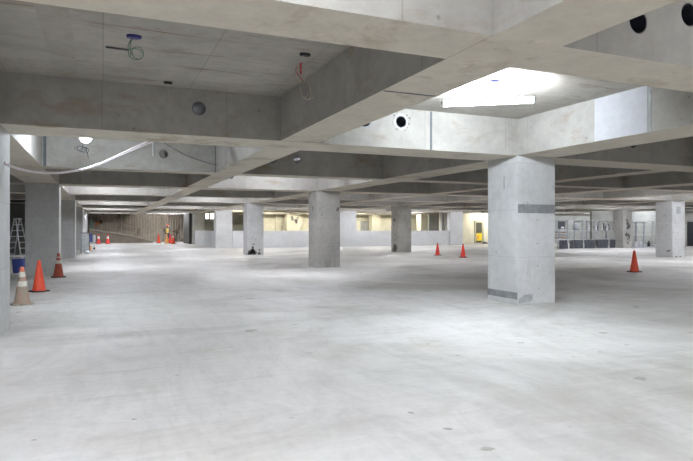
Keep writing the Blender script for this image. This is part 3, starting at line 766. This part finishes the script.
# ---------------------------------------------------------------- distant worker
def person(loc, rz, label):
    t = None
    def skin(name, verts, edges, radii, mat, root=0, parent=None, sub=2):
        me = bpy.data.meshes.new(name); me.from_pydata([Vector(v) for v in verts], edges, []); me.materials.append(M[mat])
        o = bpy.data.objects.new(name, me); C.objects.link(o)
        if parent: o.parent = parent
        md = o.modifiers.new('skin', 'SKIN'); md.use_smooth_shade = True
        for i, r in enumerate(radii):
            sv = me.skin_vertices[0].data[i]; sv.radius = r if isinstance(r, tuple) else (r, r); sv.use_root = (i == root)
        sd = o.modifiers.new('sub', 'SUBSURF'); sd.levels = sub; sd.render_levels = sub
        return o
    V = [(0,0,.93),(0,-.01,1.12),(0,0,1.34),(0,.0,1.45),(0,-.01,1.53),(0,-.02,1.63),(0,-.02,1.72),
         (-.19,0,1.40),(-.27,.03,1.14),(-.25,-.12,.92),(-.25,-.16,.84),
         (.19,0,1.40),(.27,-.02,1.14),(.24,-.16,.95),(.23,-.21,.88),
         (-.09,0,.90),(-.11,-.14,.50),(-.11,-.10,.10),(-.11,-.26,.04),
         (.09,0,.90),(.11,.08,.50),(.11,.24,.12),(.11,.12,.04)]
    E = [(0,1),(1,2),(2,3),(3,4),(4,5),(5,6),(3,7),(7,8),(8,9),(9,10),(3,11),(11,12),(12,13),(13,14),(0,15),(15,16),(16,17),(17,18),(0,19),(19,20),(20,21),(21,22)]
    R = [(.15,.11),(.13,.10),(.17,.11),(.11,.09),.055,(.075,.09),(.07,.08),.065,.048,.036,.030,.065,.048,.036,.030,.09,.062,.045,.035,.09,.062,.045,.035]
    body = skin('person', V, E, R, 'jacket'); body.location = loc; body.rotation_euler = (0,0,rz)
    tag(body, label, 'person')
    # face / head skin shell, helmet, vest, trousers as clothing over the body
    bm = bmesh.new(); bmesh.ops.create_uvsphere(bm, u_segments=18, v_segments=12, radius=1)
    for v in bm.verts: v.co = Vector((v.co.x*.083, v.co.y*.10-.025, v.co.z*.115+1.645))
    hd = obj('head', bm, 'skin', body, smooth=True)
    bm = bmesh.new(); rod(bm, (0,-.115,1.645), (0,-.145,1.62), .018, 8, .010); obj('nose', bm, 'skin', hd)
    for sx in (-.032, .032):
        bm = bmesh.new(); bmesh.ops.create_uvsphere(bm, u_segments=8, v_segments=6, radius=.012, matrix=Matrix.Translation((sx,-.115,1.665))); obj('eye', bm, 'black', hd)
        bm = bmesh.new(); bmesh.ops.create_uvsphere(bm, u_segments=8, v_segments=6, radius=.025, matrix=Matrix.Translation((sx*2.7,-.02,1.645))); obj('ear', bm, 'skin', hd)
    bm = bmesh.new(); lathe(bm, [(.118,1.69),(.116,1.73),(.10,1.78),(.06,1.815),(.01,1.825)], 20, (0,-.02,0)); bx(bm, -.08,-.19,1.688,.08,-.10,1.70); obj('helmet', bm, 'helmet', body, smooth=True)
    bm = bmesh.new(); lathe(bm, [(.155,.96),(.165,1.1),(.185,1.25),(.185,1.36),(.12,1.44)], 20)
    for v in bm.verts: v.co.y *= .78
    obj('safety_vest', bm, 'vest', body, smooth=True)
    skin('trousers', [(0,0,.95),(-.09,0,.88),(-.11,-.14,.50),(-.11,-.10,.12),(.09,0,.88),(.11,.08,.50),(.11,.23,.14)], [(0,1),(1,2),(2,3),(0,4),(4,5),(5,6)],
         [(.165,.125),.105,.078,.065,.105,.078,.065], 'trouser', parent=body)
    for wx, wy, wz, s in ((-.25,-.16,.84,-1), (.23,-.21,.88,1)):
        V2 = [(wx,wy,wz),(wx,wy-.02,wz-.08)]; E2 = [(0,1)]; R2 = [(.03,.02),(.035,.016)]
        for k in range(4):
            fx = wx+(k-1.5)*.02; n = len(V2)
            V2 += [(fx, wy-.035, wz-.12), (fx, wy-.02, wz-.165+abs(k-1.5)*.008)]; E2 += [(1,n),(n,n+1)]; R2 += [.010,.008]
        n = len(V2); V2 += [(wx-s*.045, wy-.05, wz-.07), (wx-s*.05, wy-.06, wz-.11)]; E2 += [(0,n),(n,n+1)]; R2 += [.011,.009]
        skin('hand', V2, E2, R2, 'skin', parent=body, sub=1)
px_, py_ = on_z(167.8, 242.9, 0)
person((px_, py_, 0), -.9, 'distant worker in red helmet and yellow vest standing behind orange cones')
bpy.context.scene.collection.objects['person'].scale = (1.05,)*3

# ---------------------------------------------------------------- scaffold and stored materials at right
def frame_bay(x, y, w, h, label, lean=0, rails=(1.0,)):
    t = thing('scaffold_frame', label, 'scaffold', (x, y, 0), lean)
    for sx in (0, w):
        for sy in (0, .8):
            bm = bmesh.new(); rod(bm, (sx, sy, 0), (sx, sy, h), .03, 8); obj('post', bm, 'steel', t)
    bm = bmesh.new()
    for sy in (0, .8):
        for z in (h-.03,)+tuple(rails): rod(bm, (0, sy, z), (w, sy, z), .024, 8)
    for sx in (0, w): rod(bm, (sx, 0, h-.1), (sx, .8, h-.1), .024, 8); rod(bm, (sx, 0, .4), (sx, .8, .4), .024, 8)
    obj('rails', bm, 'steel', t)
    bm = bmesh.new(); rod(bm, (0, .8, .3), (w, .8, h-.2), .014, 6); rod(bm, (w, .8, .3), (0, .8, h-.2), .014, 6); obj('cross_brace', bm, 'steel', t)
    return t
YS = 32.6
xs = [on_y(p, YS) for p in (557, 567.5, 582.5, 595, 607.5, 620)]
ordn = ['leftmost', 'second', 'third', 'fourth', 'rightmost']
for k in range(5):
    frame_bay(xs[k]+.04, YS, xs[k+1]-xs[k]-.08, 2.12, ordn[k]+' steel scaffold bay from the nearest column, in the row left of the blotched column', rails=(.66, 1.3))
xs2 = [on_y(p, YS) for p in (632.5, 640.5, 648.5, 657)]
for k in range(3):
    t = frame_bay(xs2[k]+.04, YS+.4, xs2[k+1]-xs2[k]-.08, 2.05, ('first', 'second', 'third')[k]+' steel rack bay right of the blotched column', rails=(.95, 1.75))
# dark sheets along the bottom of the scaffold
for k in range(5):
    bm = bmesh.new(); w_ = xs[k+1]-xs[k]-(.2 if k < 4 else .7); n = 10
    top = [.60+.06*random.random() for _ in range(n+1)]
    f_ = [bm.verts.new((w_*i/n, .03*math.sin(i*1.7+k), 0)) for i in range(n+1)]; u_ = [bm.verts.new((w_*i/n, .04*math.sin(i*2.1+k), top[i])) for i in range(n+1)]
    for i in range(n): bm.faces.new((f_[i], f_[i+1], u_[i+1], u_[i]))
    o = obj('dark_sheet', bm, 'mesh'); o.location = (xs[k]+.1, YS-.12, 0)
    md = o.modifiers.new('s', 'SOLIDIFY'); md.thickness = .02
    tag(o, 'dark sheet hung low across the '+ordn[k]+' scaffold bay of the left row', 'sheet')
# higher mesh at right bays
for k in (3, 4):
    bm = bmesh.new(); w_ = xs[k+1]-xs[k]-.25; bx(bm, 0,0,0,w_,.03,.62)
    for i in range(8): bx(bm, w_*i/8, -.015, 0, w_*i/8+.03, 0, .62)
    o = obj('grey_panel', bm, 'wall'); o.location = (xs[k]+.12, YS+.1, .70); tag(o, 'grey ribbed panel in the '+ordn[k]+' scaffold bay, above its dark sheet', 'panel')
# timber and white sheets stacked at left bays
def stackpile(x, y, z, w, d, n, label, th=.05, mat='wood'):
    for i in range(n):
        o = boxobj('timber_board', (0, 0, 0, w-random.random()*.2, d, th-.006), mat if i % 2 == 0 else 'tarp'); o.location = (x+random.random()*.1, y, z+i*th); o.rotation_euler = (0,0,(random.random()-.5)*.05)
        tag(o, label % ('lowest', 'second lowest', 'middle', 'second highest', 'topmost')[i], 'board', 'boards stacked on the trestle table')
tt = thing('trestle_table', 'steel trestle table carrying boards inside the left scaffold bays', 'table', (xs[0]+.2, YS+1.05, 0))
boxobj('table_top', (0, 0, .72, 1.9, .5, .77), 'wood', tt)
for sx in (.1, 1.8):
    for sy in (.05, .45):
        bm = bmesh.new(); rod(bm, (sx, sy, 0), (sx, sy, .72), .025); obj('leg', bm, 'steel', tt)
stackpile(xs[0]+.25, YS+1.1, .77, 1.7, .4, 5, '%s of five flat boards stacked on the trestle table in the scaffold', .09)
bm = bmesh.new(); v = [bm.verts.new(q) for q in ((0,0,0),(1.5,-.1,.12),(1.6,.4,.14),(.1,.5,.2))]; bm.faces.new(v)
o = obj('white_tarp', bm, 'tarp'); o.location = (xs[0]+.5, YS+1.15, 1.26); md = o.modifiers.new('s', 'SOLIDIFY'); md.thickness = .03
tag(o, 'white sheet thrown over the boards in the scaffold', 'tarp')
boxo = thing('dark_notice_board', 'dark square board with a white streak hung in the leftmost scaffold bay', 'board', (on_y(558, YS+.05), YS+.1, 1.45))
boxobj('board', (0, 0, 0, .75, .03, .55), 'mesh', boxo); boxobj('white_strip', (.35, -.01, .05, .62, 0, .16), 'white', boxo)
bm = bmesh.new(); bmesh.ops.create_icosphere(bm, subdivisions=3, radius=.24)
for v in bm.verts: v.co *= .9+random.random()*.12; v.co.z *= 1.25
o = obj('white_bag', bm, 'tarp', smooth=True); o.location = (on_y(576, YS+.5), YS+.5, 1.63); tag(o, 'puffy white bag hanging in the scaffold beside a dark bottle', 'bag')
bm = bmesh.new(); rod(bm, (0,0,0), (0,0,.25), .012)
ob = obj
o = obj('bag_rope', bm, 'steel'); o.parent = C.objects['white_bag.001'] if 'white_bag.001' in C.objects else None; o.location = (0,0,.35)
for k, (px, dz, lb_) in enumerate(((589, 0, 'leftmost'), (596, 0, 'second'), (602, 0, 'third'), (607, .02, 'rightmost'))):
    t = thing('pipe_clamp', lb_+' of four pale clamps standing along the top scaffold rails', 'clamp', (on_y(px, YS), YS, 1.322))
    bm = bmesh.new(); bx(bm, -.03,-.03,0,.03,.03,.45-.06*(k % 2)); obj('upright', bm, 'white', t)
    bm = bmesh.new(); bx(bm, -.11,-.03,.10,.11,.03,.16); obj('arm', bm, 'white', t)
pole = None
for k in range(14):
    px = 594+k*1.75+random.random(); x = on_y(px, YS+1.2)
    h_ = 1.5+random.random()*.5
    if pole is None:
        bm = bmesh.new(); rod(bm, (0,0,0), (.12,.1,1.7), .035, 8); pole = obj('stored_pole', bm, 'darksteel', smooth=True); o = pole
    else: o = pole.copy(); C.objects.link(o)
    o.location = (x, YS+1.1+.1*(k % 3), 0); o.rotation_euler = (0, 0, random.random()*6); o.scale = (1, 1, h_/1.7)
    tag(o, 'dark upright pole stored among others behind the right bays of the scaffold row', 'pole', 'poles stored behind the scaffold')
# white sacks and black bottle at the foot of the right rack
for k, (px, w_, h_) in enumerate(((633.5, .36, .42), (638.0, .34, .45), (643.5, .5, .24), (653, .5, .2))):
    bm = bmesh.new(); bx(bm, -w_/2,-.25,0,w_/2,.25,h_); bmesh.ops.subdivide_edges(bm, edges=bm.edges, cuts=2, use_grid_fill=True)
    for v in bm.verts: v.co += Vector(((random.random()-.5)*.04, (random.random()-.5)*.04, 0)); v.co.z *= .92+.1*random.random()
    o = obj('white_sack', bm, 'tarp', smooth=True, bevel=.02); o.location = (on_y(px, YS), YS-.05, .02 if k > 5 else 0)
    tag(o, ('tall white sack against the blotched column', 'second tall white sack right of the blotched column', 'low white sack left of the black canister', 'low white sack right of the black canister')[k], 'sack')
bm = bmesh.new(); lathe(bm, [(.10,0),(.11,.02),(.11,.32),(.05,.42),(.05,.50),(.03,.52)]); o = obj('black_canister', bm, 'black', smooth=True); o.location = (on_y(648.8, YS-.5), YS-.5, 0); tag(o, 'small black canister on the floor between white sacks', 'canister')
o = boxobj('white_floor_plank', (0, 0, 0, xs2[3]-xs2[0]-.1, .35, .08), 'tarp'); o.location = (xs2[0], YS-1.0, 0); tag(o, 'long white plank on the floor before the right rack', 'plank')

# small clutter at the foot of the doorway
bm = bmesh.new(); bx(bm, 0,0,0,.5,.3,.12); bx(bm, .05,.05,.12,.3,.2,.2); o = obj('dark_rubble', bm, 'darksteel'); o.location = (on_y(484, 45.5), 45.5, 0); tag(o, 'small dark bits on the floor right of the cream door', 'rubble')

# ---------------------------------------------------------------- world, camera, colour
w = bpy.data.worlds.new('World'); bpy.context.scene.world = w; w.use_nodes = True
w.node_tree.nodes['Background'].inputs[0].default_value = (.6,.7,.85,1); w.node_tree.nodes['Background'].inputs[1].default_value = .2
cd = bpy.data.cameras.new('camera'); cam = bpy.data.objects.new('camera', cd); C.objects.link(cam)
cd.sensor_width = 36; cd.lens = F/693*36; cd.shift_y = -(230.5-HY)/693; cd.clip_end = 300; cd.clip_start = .05
cam.location = (0, 0, HC); cam.rotation_euler = (PI/2, 0, -TH)
sc = bpy.context.scene; sc.camera = cam
sc.view_settings.view_transform = 'Standard'; sc.view_settings.look = 'None'; sc.view_settings.exposure = 0.0
cy = sc.cycles
cy.use_denoising = True; cy.max_bounces = 8; cy.diffuse_bounces = 6; cy.glossy_bounces = 3
cy.sample_clamp_indirect = 4; cy.use_light_tree = True; cy.caustics_reflective = False
